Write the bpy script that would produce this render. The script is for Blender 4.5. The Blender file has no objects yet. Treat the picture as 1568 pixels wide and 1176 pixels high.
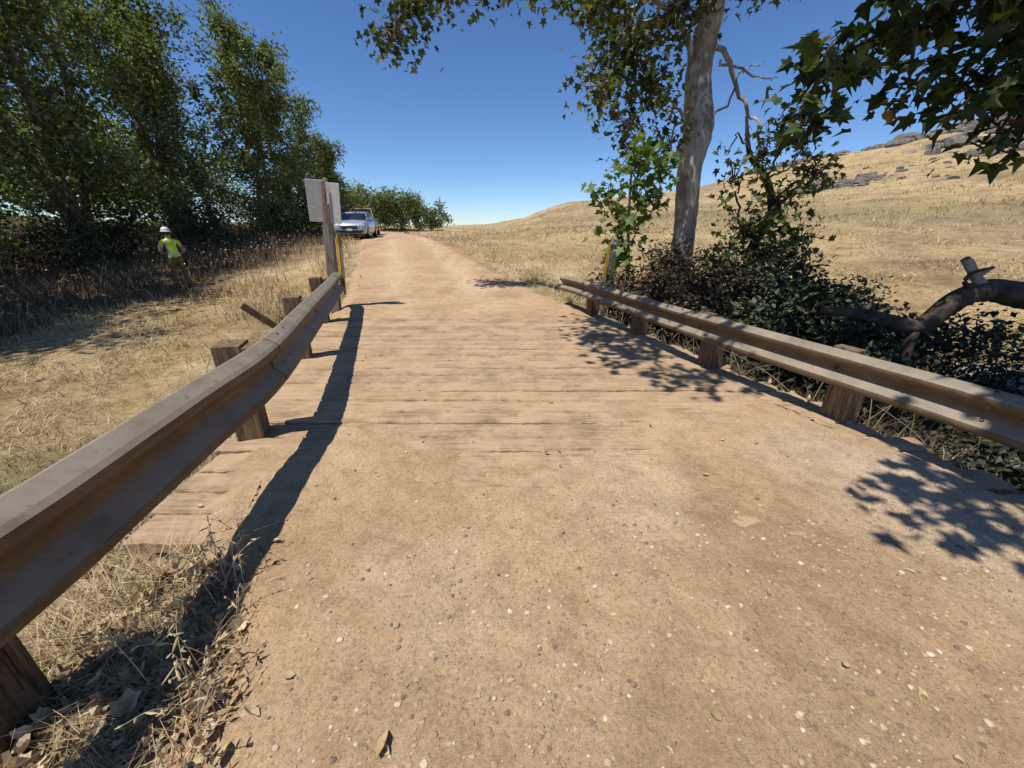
import bpy, bmesh, math
import numpy as np
from mathutils import Vector, Matrix
rng=np.random.default_rng(7)
S=bpy.context.scene
S.view_settings.view_transform='Standard'; S.view_settings.look='None'; S.view_settings.exposure=0

# ---------------------------------------------------------------- helpers
def ss(a,b,x):
    t=np.clip((np.asarray(x,float)-a)/(b-a),0,1); return t*t*(3-2*t)
_tab=np.random.default_rng(1).random((256,256))
def vn(x,y,f=1.0,o=0.0):
    x=np.asarray(x,float)*f+o+500.3; y=np.asarray(y,float)*f+o*1.7+500.7
    xi=np.floor(x).astype(int); yi=np.floor(y).astype(int)
    fx=x-xi; fy=y-yi; fx=fx*fx*(3-2*fx); fy=fy*fy*(3-2*fy)
    a=_tab[xi%256,yi%256]; b=_tab[(xi+1)%256,yi%256]; c=_tab[xi%256,(yi+1)%256]; d=_tab[(xi+1)%256,(yi+1)%256]
    return (a*(1-fx)+b*fx)*(1-fy)+(c*(1-fx)+d*fx)*fy-0.5
def fbm(x,y,f=1.0,o=0.0,n=3):
    r=0; a=1
    for i in range(n):
        r=r+a*vn(x,y,f,o+i*13.1); f*=2.1; a*=.5
    return r
def link(o,parent=None):
    S.collection.objects.link(o)
    if parent: o.parent=parent
    return o
def empty(name,loc=(0,0,0)):
    o=bpy.data.objects.new(name,None); o.location=loc; o.empty_display_size=.2
    return link(o)
def mesh_np(name,V,F,mat,parent=None,smooth=False,cols=None,matidx=None):
    V=np.asarray(V,np.float32); 
    me=bpy.data.meshes.new(name)
    F=np.asarray(F,np.int32); n,k=F.shape
    me.vertices.add(len(V)); me.vertices.foreach_set('co',V.ravel())
    me.loops.add(n*k); me.loops.foreach_set('vertex_index',F.ravel())
    me.polygons.add(n); me.polygons.foreach_set('loop_start',np.arange(0,n*k,k,dtype=np.int32))
    try: me.polygons.foreach_set('loop_total',np.full(n,k,np.int32))
    except Exception: pass
    me.materials.append(mat)
    me.polygons.foreach_set('use_smooth',np.full(n,smooth,bool))
    me.update(calc_edges=True)
    if cols is not None:
        ca=me.color_attributes.new('Col','FLOAT_COLOR','POINT')
        c4=np.ones((len(V),4),np.float32); c4[:,:3]=cols
        ca.data.foreach_set('color',c4.ravel())
    return link(bpy.data.objects.new(name,me),parent)
def grid_faces(nu,nv,wrap=False):
    i=np.arange(nu if wrap else nu-1)[:,None]; j=np.arange(nv-1)[None,:]
    i2=(i+1)%nu
    a=i*nv+j; b=i2*nv+j; c=i2*nv+j+1; d=i*nv+j+1
    return np.stack([a+0*j,b+0*j,c,d],-1).reshape(-1,4)
class Acc:
    def __init__(s): s.v=[]; s.f=[]; s.n=0
    def add(s,V,F):
        V=np.asarray(V,float); F=np.asarray(F); s.v.append(V); s.f.append(F+s.n); s.n+=len(V)
    def tube(s,P,R,sides=6,jit=0.0,r=rng):
        P=np.asarray(P,float); R=np.broadcast_to(np.asarray(R,float),(len(P),))
        T=np.gradient(P,axis=0); T/=np.linalg.norm(T,axis=1)[:,None]+1e-9
        up=np.array([0,0,1.]) if abs(T[0,2])<.9 else np.array([1.,0,0])
        A=np.cross(T,up); A/=np.linalg.norm(A,axis=1)[:,None]+1e-9
        B=np.cross(T,A)
        th=np.linspace(0,2*np.pi,sides,endpoint=False)
        ring=(np.cos(th)[None,:,None]*A[:,None]+np.sin(th)[None,:,None]*B[:,None])
        rr=R[:,None,None]*(1+jit*(r.random((len(P),sides,1))-.5))
        V=(P[:,None]+ring*rr).reshape(-1,3)
        n=len(P)
        i=np.arange(n-1)[:,None]; j=np.arange(sides)[None,:]; j2=(j+1)%sides
        F=np.stack([i*sides+j,i*sides+j2,(i+1)*sides+j2,(i+1)*sides+j],-1).reshape(-1,4)
        s.add(V,F)
    def box(s,c,size,rot=0.0,tilt=(0,0)):
        x,y,z=[q/2 for q in size]
        V=np.array([[-x,-y,-z],[x,-y,-z],[x,y,-z],[-x,y,-z],[-x,-y,z],[x,-y,z],[x,y,z],[-x,y,z]])
        M=np.array((Matrix.Rotation(rot,3,'Z')@Matrix.Rotation(tilt[0],3,'X')@Matrix.Rotation(tilt[1],3,'Y')))
        V=V@M.T+np.array(c)
        s.add(V,[[0,3,2,1],[4,5,6,7],[0,1,5,4],[1,2,6,5],[2,3,7,6],[3,0,4,7]])
    def obj(s,name,mat,parent=None,smooth=False,bevel=0):
        o=mesh_np(name,np.concatenate(s.v),np.concatenate(s.f),mat,parent,smooth)
        if bevel:
            m=o.modifiers.new('b','BEVEL'); m.width=bevel; m.segments=2; m.limit_method='ANGLE'
        return o
def smoothline(P,n=6):
    P=np.asarray(P,float); out=[]
    for i in range(len(P)-1):
        p0=P[max(i-1,0)];p1=P[i];p2=P[i+1];p3=P[min(i+2,len(P)-1)]
        for t in np.linspace(0,1,n,endpoint=False):
            out.append(.5*((2*p1)+(-p0+p2)*t+(2*p0-5*p1+4*p2-p3)*t*t+(-p0+3*p1-3*p2+p3)*t**3))
    out.append(P[-1]); return np.array(out)

# ---------------------------------------------------------------- materials
def newmat(name):
    m=bpy.data.materials.new(name); m.use_nodes=True; nt=m.node_tree
    for n in list(nt.nodes): nt.nodes.remove(n)
    out=nt.nodes.new('ShaderNodeOutputMaterial'); return m,nt,out
def N(nt,t,**k):
    n=nt.nodes.new(t)
    for a,b in k.items(): setattr(n,a,b)
    return n
def ramp(nt,fac,stops):
    r=N(nt,'ShaderNodeValToRGB'); e=r.color_ramp.elements
    while len(e)<len(stops): e.new(.5)
    for q,(p,c) in zip(e,stops): q.position=p; q.color=(*c,1) if len(c)==3 else c
    nt.links.new(fac,r.inputs[0]); return r.outputs[0]
def noise(nt,scale,detail=5,rough=.6,stretch=None,coord='Object'):
    n=N(nt,'ShaderNodeTexNoise'); n.inputs['Scale'].default_value=scale; n.inputs['Detail'].default_value=detail; n.inputs['Roughness'].default_value=rough
    tc=N(nt,'ShaderNodeTexCoord')
    if stretch:
        mp=N(nt,'ShaderNodeMapping'); mp.inputs['Scale'].default_value=stretch
        nt.links.new(tc.outputs[coord],mp.inputs[0]); nt.links.new(mp.outputs[0],n.inputs['Vector'])
    else: nt.links.new(tc.outputs[coord],n.inputs['Vector'])
    return n.outputs[0]
def mixn(nt,f,a,b,mode='MIX'):
    m=N(nt,'ShaderNodeMix',data_type='RGBA',blend_type=mode)
    if isinstance(f,(int,float)): m.inputs[0].default_value=f
    else: nt.links.new(f,m.inputs[0])
    for s,i in ((a,6),(b,7)):
        if isinstance(s,tuple): m.inputs[i].default_value=(*s,1)
        else: nt.links.new(s,m.inputs[i])
    return m.outputs[2]
def mul(nt,a,b,fac=1.0): return mixn(nt,fac,a,b,'MULTIPLY')
def mixf(nt,f,a,b): return mixn(nt,f,a,b)
def finish(nt,out,col,rough=.9,bumps=(),metal=0,spec=.3):
    p=N(nt,'ShaderNodeBsdfPrincipled'); p.inputs['Roughness'].default_value=rough; p.inputs['Metallic'].default_value=metal
    p.inputs['Specular IOR Level'].default_value=spec
    if isinstance(col,tuple): p.inputs['Base Color'].default_value=(*col,1)
    else: nt.links.new(col,p.inputs['Base Color'])
    prev=None
    for h,st,d in bumps:
        b=N(nt,'ShaderNodeBump'); b.inputs['Strength'].default_value=st; b.inputs['Distance'].default_value=d
        nt.links.new(h,b.inputs['Height'])
        if prev: nt.links.new(prev,b.inputs['Normal'])
        prev=b.outputs[0]
    if prev: nt.links.new(prev,p.inputs['Normal'])
    nt.links.new(p.outputs[0],out.inputs[0]); return p
def simple(name,col,rough=.6,metal=0,nscale=8,var=.25,bump=.1,spec=.3):
    m,nt,out=newmat(name); n=noise(nt,nscale,6)
    c=ramp(nt,n,[(.3,tuple(x*(1-var) for x in col)),(.7,tuple(min(1,x*(1+var)) for x in col))])
    finish(nt,out,c,rough,[(n,bump,.01)] if bump else (),metal,spec); return m
def leafmat(name,stops,trans=.35,tcol=(.26,.31,.05),rough=.55):
    m,nt,out=newmat(name); g=N(nt,'ShaderNodeNewGeometry')
    c=ramp(nt,g.outputs['Random Per Island'],stops)
    p=N(nt,'ShaderNodeBsdfPrincipled'); p.inputs['Roughness'].default_value=rough; p.inputs['Specular IOR Level'].default_value=.35
    nt.links.new(c,p.inputs['Base Color'])
    if trans>0:
        t=N(nt,'ShaderNodeBsdfTranslucent'); tc=mul(nt,c,tuple(x*6 for x in tcol)); nt.links.new(tc,t.inputs[0])
        mx=N(nt,'ShaderNodeMixShader'); mx.inputs[0].default_value=trans
        nt.links.new(p.outputs[0],mx.inputs[1]); nt.links.new(t.outputs[0],mx.inputs[2]); nt.links.new(mx.outputs[0],out.inputs[0])
    else: nt.links.new(p.outputs[0],out.inputs[0])
    return m
def barkmat(name,c1,c2,scale=6,st=(1,1,.25),patch=None):
    m,nt,out=newmat(name); n=noise(nt,scale,8,.7,stretch=st); n2=noise(nt,scale*.35,3,.5); n3=noise(nt,scale*4,6,.75,stretch=st)
    c=ramp(nt,n,[(.35,c1),(.58,c2)]); c=mul(nt,c,ramp(nt,n2,[(.4,(.72,.69,.65)),(.6,(1,1,1))]),.8)
    c=mul(nt,c,ramp(nt,n3,[(.36,(.5,.47,.44)),(.48,(1,1,1))]),.7)
    if patch:
        n4=noise(nt,3.2,5,.7,stretch=(1,1,.5)); c=mixf(nt,ramp(nt,n4,[(.50,(0,0,0)),(.53,(1,1,1))]),c,patch)
    finish(nt,out,c,.9,[(n,.8,.03),(n3,.5,.01)]); return m
def groundmat():
    m,nt,out=newmat('dry_grass_ground')
    a=N(nt,'ShaderNodeAttribute',attribute_name='Col')
    n0=noise(nt,.22,9,.72,stretch=(1,1,3)); n1=noise(nt,1.1,8,.7); n2=noise(nt,9,6,.75); n3=noise(nt,60,4,.7)
    c=mul(nt,a.outputs[0],ramp(nt,n1,[(.32,(.66,.61,.54)),(.5,(1,1,1)),(.7,(1.2,1.17,1.1))]))
    c=mul(nt,c,ramp(nt,n0,[(.36,(.74,.69,.62)),(.5,(1,1,1)),(.66,(1.12,1.1,1.05))]))
    c=mul(nt,c,ramp(nt,n2,[(.33,(.55,.50,.43)),(.52,(1,1,1)),(.7,(1.25,1.22,1.15))]))
    c=mul(nt,c,ramp(nt,n3,[(.3,(.65,.6,.55)),(.6,(1.1,1.1,1.1))]))
    finish(nt,out,c,.95,[(n1,.5,.4),(n2,.6,.10),(n3,.5,.02)],spec=.1); return m
def dirtmat():
    m,nt,out=newmat('packed_dirt')
    a=N(nt,'ShaderNodeAttribute',attribute_name='Col')
    n0=noise(nt,.9,6,.6); n1=noise(nt,6,9,.75); n2=noise(nt,55,6,.8); n3=noise(nt,230,4,.75)
    c=mul(nt,a.outputs[0],ramp(nt,n0,[(.33,(.86,.83,.79)),(.6,(1.06,1.06,1.06))]))
    c=mul(nt,c,ramp(nt,n1,[(.33,(.78,.74,.70)),(.5,(1,1,1)),(.68,(1.12,1.12,1.12))]))
    c=mul(nt,c,ramp(nt,n2,[(.34,(.66,.62,.57)),(.48,(1,1,1)),(.66,(1.22,1.22,1.22))]))
    c=mul(nt,c,ramp(nt,n3,[(.34,(.72,.68,.63)),(.48,(1,1,1)),(.66,(1.2,1.2,1.2))]))
    tc=N(nt,'ShaderNodeTexCoord'); pms=[]
    for sc,lo in ((62,.68),(120,.56)):
        v=N(nt,'ShaderNodeTexVoronoi'); v.inputs['Scale'].default_value=sc; nt.links.new(tc.outputs['Object'],v.inputs['Vector'])
        peb=ramp(nt,v.outputs['Distance'],[(.14,(1,1,1)),(.30,(0,0,0))])
        sel=ramp(nt,v.outputs['Color'],[(lo,(0,0,0)),(lo+.05,(1,1,1))])
        pm=mul(nt,peb,sel); pms.append(pm)
        pc=ramp(nt,v.outputs['Color'],[(.6,(.26,.185,.12)),(.78,(.52,.41,.28)),(.92,(.24,.18,.13)),(1,(.58,.49,.38))])
        c=mixf(nt,pm,c,pc)
    finish(nt,out,c,.95,[(n1,.55,.05),(n2,.65,.012),(pms[0],.8,.008),(pms[1],.6,.005),(n3,.4,.004)],spec=.12); return m
def woodmat(name,c1,c2,c3,st=(2.2,40,40),dust=None,dr=(.46,.66),crack=.85):
    m,nt,out=newmat(name); n=noise(nt,1.0,9,.75,stretch=st); n2=noise(nt,2.6,8,.7); g=N(nt,'ShaderNodeNewGeometry')
    nc=noise(nt,1.0,4,.6,stretch=(st[0]*.7,st[1]*1.3,st[2]*1.3))
    c=ramp(nt,n,[(.36,c1),(.47,c2),(.66,c3)])
    c=mul(nt,c,ramp(nt,g.outputs['Random Per Island'],[(0,(.74,.71,.68)),(1,(1.12,1.10,1.06))]))
    cr_=ramp(nt,nc,[(.34,(.3,.24,.18)),(.39,(1,1,1))])
    c=mul(nt,c,cr_,crack)
    if dust: c=mixf(nt,ramp(nt,n2,[(dr[0],(.15,.15,.15)),(dr[1],(.92,.92,.92))]),c,dust)
    finish(nt,out,c,.9,[(n,.9,.008),(cr_,.6,.005),(n2,.2,.01)],spec=.15); return m
M_ground=groundmat(); M_dirt=dirtmat()
M_plank=woodmat('dusty_plank_wood',(.14,.095,.058),(.34,.235,.14),(.48,.345,.215),dust=(.50,.345,.205),dr=(.40,.58),crack=.7)
M_post=woodmat('weathered_post_wood',(.035,.025,.016),(.17,.115,.07),(.30,.22,.14),st=(40,40,2.2))
M_grey=woodmat('grey_post_wood',(.05,.045,.04),(.22,.2,.17),(.4,.37,.32),st=(40,40,2.2))
def railmat():
    m,nt,out=newmat('weathered_rail_paint'); n=noise(nt,4,8,.7); n2=noise(nt,60,6,.7); n3=noise(nt,1,5,.6,stretch=(4,4,40)); n4=noise(nt,14,6,.75)
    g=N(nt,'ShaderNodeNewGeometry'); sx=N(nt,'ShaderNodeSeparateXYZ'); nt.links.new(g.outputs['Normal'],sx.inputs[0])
    c=ramp(nt,n,[(.3,(.10,.066,.038)),(.5,(.14,.097,.057)),(.7,(.19,.137,.085))])
    c=mul(nt,c,ramp(nt,n2,[(.35,(.78,.75,.71)),(.6,(1.04,1.04,1.04))]))
    c=mul(nt,c,ramp(nt,n3,[(.4,(.8,.77,.73)),(.55,(1,1,1))]))
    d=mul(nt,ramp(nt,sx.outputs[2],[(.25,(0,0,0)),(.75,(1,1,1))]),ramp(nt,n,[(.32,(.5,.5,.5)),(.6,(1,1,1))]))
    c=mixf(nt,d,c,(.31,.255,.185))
    c=mixf(nt,ramp(nt,n4,[(.60,(0,0,0)),(.66,(.75,.75,.75))]),c,(.15,.085,.045))
    finish(nt,out,c,.62,[(n,.05,.01),(n2,.08,.002)],metal=.1,spec=.4); return m
M_rail=railmat()
M_bolt=simple('bolt_steel',(.2,.16,.12),.5,.5)
M_leafL=leafmat('cottonwood_leaf',[(0,(.06,.075,.025)),(.5,(.135,.155,.055)),(.85,(.20,.22,.095)),(1,(.34,.36,.21))],.30)
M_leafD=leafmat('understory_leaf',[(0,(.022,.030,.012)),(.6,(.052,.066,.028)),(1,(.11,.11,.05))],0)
M_leafS=leafmat('sycamore_leaf',[(0,(.035,.048,.014)),(.6,(.08,.098,.032)),(.93,(.14,.16,.055)),(1,(.28,.14,.05))],.28)
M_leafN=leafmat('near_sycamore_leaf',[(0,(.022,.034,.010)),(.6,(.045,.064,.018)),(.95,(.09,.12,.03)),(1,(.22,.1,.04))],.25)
M_leafY=leafmat('young_sycamore_leaf',[(0,(.06,.10,.02)),(.6,(.13,.185,.045)),(1,(.22,.27,.09))],.34)
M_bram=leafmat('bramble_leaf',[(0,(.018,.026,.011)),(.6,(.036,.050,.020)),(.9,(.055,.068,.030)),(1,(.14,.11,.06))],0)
M_oak=leafmat('poison_oak_leaf',[(0,(.04,.028,.015)),(.4,(.10,.045,.025)),(.7,(.07,.07,.03)),(1,(.16,.11,.055))],0)
M_straw=leafmat('straw',[(0,(.29,.195,.09)),(.5,(.48,.36,.185)),(.85,(.60,.47,.265)),(1,(.68,.57,.36))],0,rough=.8)
M_weed=leafmat('brown_weed',[(0,(.06,.042,.025)),(.5,(.15,.105,.06)),(.9,(.26,.185,.10)),(1,(.42,.34,.22))],0,rough=.85)
M_grn=leafmat('green_grass',[(0,(.09,.105,.035)),(.6,(.18,.18,.075)),(1,(.30,.27,.13))],0,rough=.8)
M_litter=leafmat('dead_leaf',[(0,(.19,.125,.07)),(.4,(.38,.265,.15)),(.8,(.56,.42,.26)),(1,(.66,.53,.36))],0,rough=.8)
M_barkS=barkmat('sycamore_bark',(.36,.32,.265),(.64,.60,.53),5,patch=(.27,.235,.19))
M_barkD=barkmat('dark_bark',(.02,.016,.012),(.10,.08,.06),9)
M_barkL=barkmat('cottonwood_bark',(.11,.09,.065),(.32,.28,.22),8)
M_log=barkmat('dead_log_bark',(.025,.018,.013),(.12,.09,.066),7,(.6,1,1))
M_pale=barkmat('bare_dead_wood',(.3,.24,.17),(.55,.46,.35),9)
M_rock=simple('hill_rock',(.155,.135,.115),.95,0,2.5,.5,.8)
M_greyrock=simple('creek_rock',(.26,.235,.205),.95,0,6,.35,.6)
def gravelmat():
    m,nt,out=newmat('gravel_stone'); g=N(nt,'ShaderNodeNewGeometry')
    c=ramp(nt,g.outputs['Random Per Island'],[(0,(.18,.13,.09)),(.4,(.38,.27,.165)),(.85,(.50,.38,.25)),(1,(.66,.56,.43))])
    finish(nt,out,c,.9); return m
M_gravel=gravelmat()

# ---------------------------------------------------------------- terrain functions
CO=.957
def xc(y):
    y=np.asarray(y,float); return .05-.30*(y-4)-.004*np.clip(y-28,0,60)**2
def Wl(x,y): return (x-xc(y))*CO
def road_z(y): return .88*ss(7.5,27,y)
def H(x,y,detail=True):
    x=np.asarray(x,float); y=np.asarray(y,float); w=Wl(x,y); aw=-w; r=road_z(y)
    zl=np.interp(y,[-10,0,5,12.5,20,30,60,200],[-.35,-.35,-.5,-.25,.55,1.15,1.3,1.0])+.02*np.clip(aw-14,0,40)
    wid=1.2+2.6*ss(8,16,y)
    Lf=ss(0,1,(aw-2.15)/wid)
    z=r*(1-Lf)+zl*Lf
    rv=ss(2.55,3.7,w)*(1-ss(7.0,12,w))*(1-ss(7.5,12,y))
    z=np.where(w>0,r-1.35*rv,z)
    az=np.degrees(np.arctan2(x,y)); rr=np.hypot(x,y)
    tn=np.interp(az,[-180,-60,-8,-2,6,15,25,33,40,50,90,180],[0,.0,.0,.006,.038,.058,.082,.106,.122,.132,.125,0])
    Rc=115.; g=ss(9,Rc,rr)*.92
    z=z+g*(Rc*tn+.55*ss(-8,6,az)*(az<120))*(1+.16*fbm(x,y,.035,4)+.0)
    z=z-.6*ss(0,1,(rr-300)/900)
    und=ss(1.75,1.95,y)*(1-ss(6.75,6.95,y))*(1-ss(2.55,2.75,np.abs(w)))
    z=z-.65*und-.035*(1-ss(2.3,2.6,np.abs(w)))*(y<60)
    if detail:
        off=ss(2.2,3.2,np.abs(w))
        z=z+off*(.10*fbm(x,y,.6,2)+.035*fbm(x,y,3.1,9))+ss(30,90,rr)*1.7*fbm(x,y,.06,7)*off
    return z

# ---------------------------------------------------------------- ground
nr,na=330,720
rad=np.concatenate([[0.02],np.geomspace(.35,1800,nr-1)])
ang=np.linspace(0,2*np.pi,na,endpoint=False)
A,R=np.meshgrid(ang,rad,indexing='ij')
GX=R*np.sin(A); GY=R*np.cos(A); GZ=H(GX,GY)
w=Wl(GX,GY)
def L(a,b,t):
    b=np.asarray(b,float); return a*(1-t[...,None])+b*t[...,None]
straw=(.47,.35,.185); soil=(.25,.18,.115); brown=(.15,.108,.066); olive=(.30,.255,.13); pale=(.57,.445,.26)
C=np.broadcast_to(np.array(straw),GX.shape+(3,)).copy()
C=L(C,pale,ss(-.1,.45,fbm(GX,GY,.5,3)))
C=L(C,soil,.65*ss(.1,.5,fbm(GX,GY,.35,31)))
rr=np.hypot(GX,GY)
hillm=ss(14,30,rr)*(w>3)
C=L(C,(.55,.42,.235),.7*hillm)
band=np.exp(-((GZ-2.3-.9*fbm(GX,GY,.06,8))/.7)**2)*hillm*(GX>4)
C=L(C,olive,.75*band)
C=L(C,(.38,.29,.17),hillm*.6*ss(.0,.5,fbm(GX,GY*2.5,.05,17)))
C=L(C,(.30,.235,.15),hillm*.7*ss(.12,.4,fbm(GX,GY*1.5,.13,37)))
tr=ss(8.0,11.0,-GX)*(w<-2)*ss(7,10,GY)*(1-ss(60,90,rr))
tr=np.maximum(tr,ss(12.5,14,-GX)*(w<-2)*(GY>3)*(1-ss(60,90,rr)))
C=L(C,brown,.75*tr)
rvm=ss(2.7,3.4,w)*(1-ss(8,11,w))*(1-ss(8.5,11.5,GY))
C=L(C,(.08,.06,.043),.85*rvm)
ng=(w<-2.2)*(w>-3.6)*(GY<5)*1.0
C=L(C,(.22,.16,.10),.6*ng)
gp=np.exp(-((GX+3.9)/1.1)**2-((GY-2.3)/1.0)**2)
C=L(C,(.15,.155,.07),.75*gp)
dirtc=(.49,.335,.195)
C=L(C,dirtc,(1-ss(2.0,2.5,np.abs(w)))*(GY<70))
V=np.stack([GX,GY,GZ],-1).reshape(-1,3)
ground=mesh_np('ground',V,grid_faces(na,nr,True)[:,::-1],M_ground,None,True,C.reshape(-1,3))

# ---------------------------------------------------------------- dirt road sheet
ys=np.concatenate([np.arange(-5,0,.12),np.arange(0,8.6,.025),np.geomspace(8.6,95,160)])
fr=np.linspace(0,1,210)
wl=np.interp(ys,[-5,0,1.2,1.8,7,9,26,95],[-2.2,-1.95,-2.1,-2.5,-2.5,-2.35,-2.9,-3.0])
wr=np.interp(ys,[-5,0,1.8,7,8,10,15,26,40,95],[2.75,2.7,2.5,2.5,2.5,2.4,2.0,1.2,.8,.8])
YY=np.repeat(ys[:,None],len(fr),1); WW=wl[:,None]+(wr-wl)[:,None]*fr[None]
XX=xc(YY)+WW/CO
XX=XX+.14*fbm(XX,YY,1.6,5)*((fr<.06)|(fr>.94))[None]
base=road_z(YY)
dn_=ss(1.5,3.6,YY+ .9*fbm(XX,YY,1.1,3)+.35*fbm(XX,YY*2,4,33)-.35*ss(-.2,1.4,WW)-1.1*ss(1.0,2.3,WW))
dustlev=.020-.052*dn_
dustlev=dustlev+.052*ss(6.75,7.25,YY+.3*fbm(XX,YY,2,8))
dustlev=dustlev+ (.020*fbm(XX,YY,1.7,6)+.016*fbm(XX*.7,YY*1.5,6,9))+.007*fbm(XX,YY,18,3)
rut=np.exp(-((WW+1.15)/.38)**2)+np.exp(-((WW-.75)/.38)**2)
RZ=base+dustlev-.014*rut*ss(7.5,10,YY)-.008*rut*(1-ss(1.2,2.2,YY))
edge=np.minimum(fr,1-fr)[None]*(wr-wl)[:,None]
RZ=RZ-.07*(1-ss(0,.25,edge+.1*fbm(XX,YY,3,2)))
Cd=np.broadcast_to(np.array(dirtc),XX.shape+(3,)).copy()
Cd=L(Cd,(.62,.47,.305),.5*np.clip(rut,0,1)*ss(6.5,9,YY)+.45*ss(.05,.5,fbm(XX,YY,.9,12))*(YY<8))
Cd=L(Cd,(.36,.24,.135),.65*ss(.05,.45,fbm(XX,YY*.5,1.3,44))*(YY<9))
Cd=L(Cd,(.38,.26,.155),.45*ss(.1,.4,fbm(XX*2,YY*.4,1.0,64))*(YY>9))
Cd=L(Cd,(.56,.45,.325),.65*ss(.0,.4,fbm(XX,YY,.7,91))*ss(.9,2.0,WW)*(YY<3))
mesh_np('dirt_road',np.stack([XX,YY,RZ],-1).reshape(-1,3),grid_faces(len(ys),len(fr))[:,::-1],M_dirt,None,True,Cd.reshape(-1,3))

# ---------------------------------------------------------------- wooden bridge
br=empty('wooden_bridge'); ac=Acc(); y=1.60
while y<7.0:
    pw=.185+.07*rng.random(); gap=.012+.018*rng.random(); yc=y+pw/2
    xl=float(xc(yc))-(2.58+.20*rng.random())/CO; xr=float(xc(yc))+(2.52+.18*rng.random())/CO
    n=220; xs=np.linspace(xl,xr,n); sk=(rng.random()-.5)*.014
    e1=.014*fbm(xs,xs*0+yc,3,1)+.016*fbm(xs,xs*0+yc,18,4); e2=.014*fbm(xs,xs*0+yc,3,21)+.016*fbm(xs,xs*0+yc,18,14)
    zz=(rng.random()-.5)*.014+.010*fbm(xs,xs*0+yc,1.2,3)
    sky=sk*(xs-xs.mean())
    prof=[(-pw/2,-.075),(-pw/2,-.014),(-pw/2+.012,0),(-pw/5,.002),(0,-.001),(pw/5,.002),(pw/2-.012,0),(pw/2,-.014),(pw/2,-.075)]
    P=[]
    for k,(a,b) in enumerate(prof):
        e=e1 if k<3 else (e2 if k>5 else 0*e1)
        P.append(np.stack([xs,yc+a+e+sky,zz+b+.008*fbm(xs*.6,xs*0+(yc+a)*4,14,7)*(b>-.01)],-1))
    P=np.stack(P,1); k=len(prof)
    i=np.arange(n-1)[:,None]; j=np.arange(k)[None]; j2=(j+1)%k
    F=np.stack([i*k+j,(i+1)*k+j,(i+1)*k+j2,i*k+j2],-1).reshape(-1,4)
    caps=[[0,1,7,8],[1,2,6,7],[2,3,5,6]]
    F=np.concatenate([F,np.array(caps),np.array(caps)[:,::-1]+(n-1)*k])
    ac.add(P.reshape(-1,3),F); y+=pw+gap
ac.obj('deck_planks',M_plank,br)
ac=Acc()
for ww in (-2.2,-1.1,0,1.1,2.2):
    p=[np.array([float(xc(yy))+ww/CO,yy,-.27]) for yy in (1.8,6.95)]
    c=(p[0]+p[1])/2; ac.box(c,(.2,np.linalg.norm(p[1]-p[0]),.3),math.atan(.30))
for yy in (1.68,7.05): ac.box((float(xc(yy)),yy,-.48),(5.5,.14,.7))
ac.obj('stringers_and_abutments',M_post,br)

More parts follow.
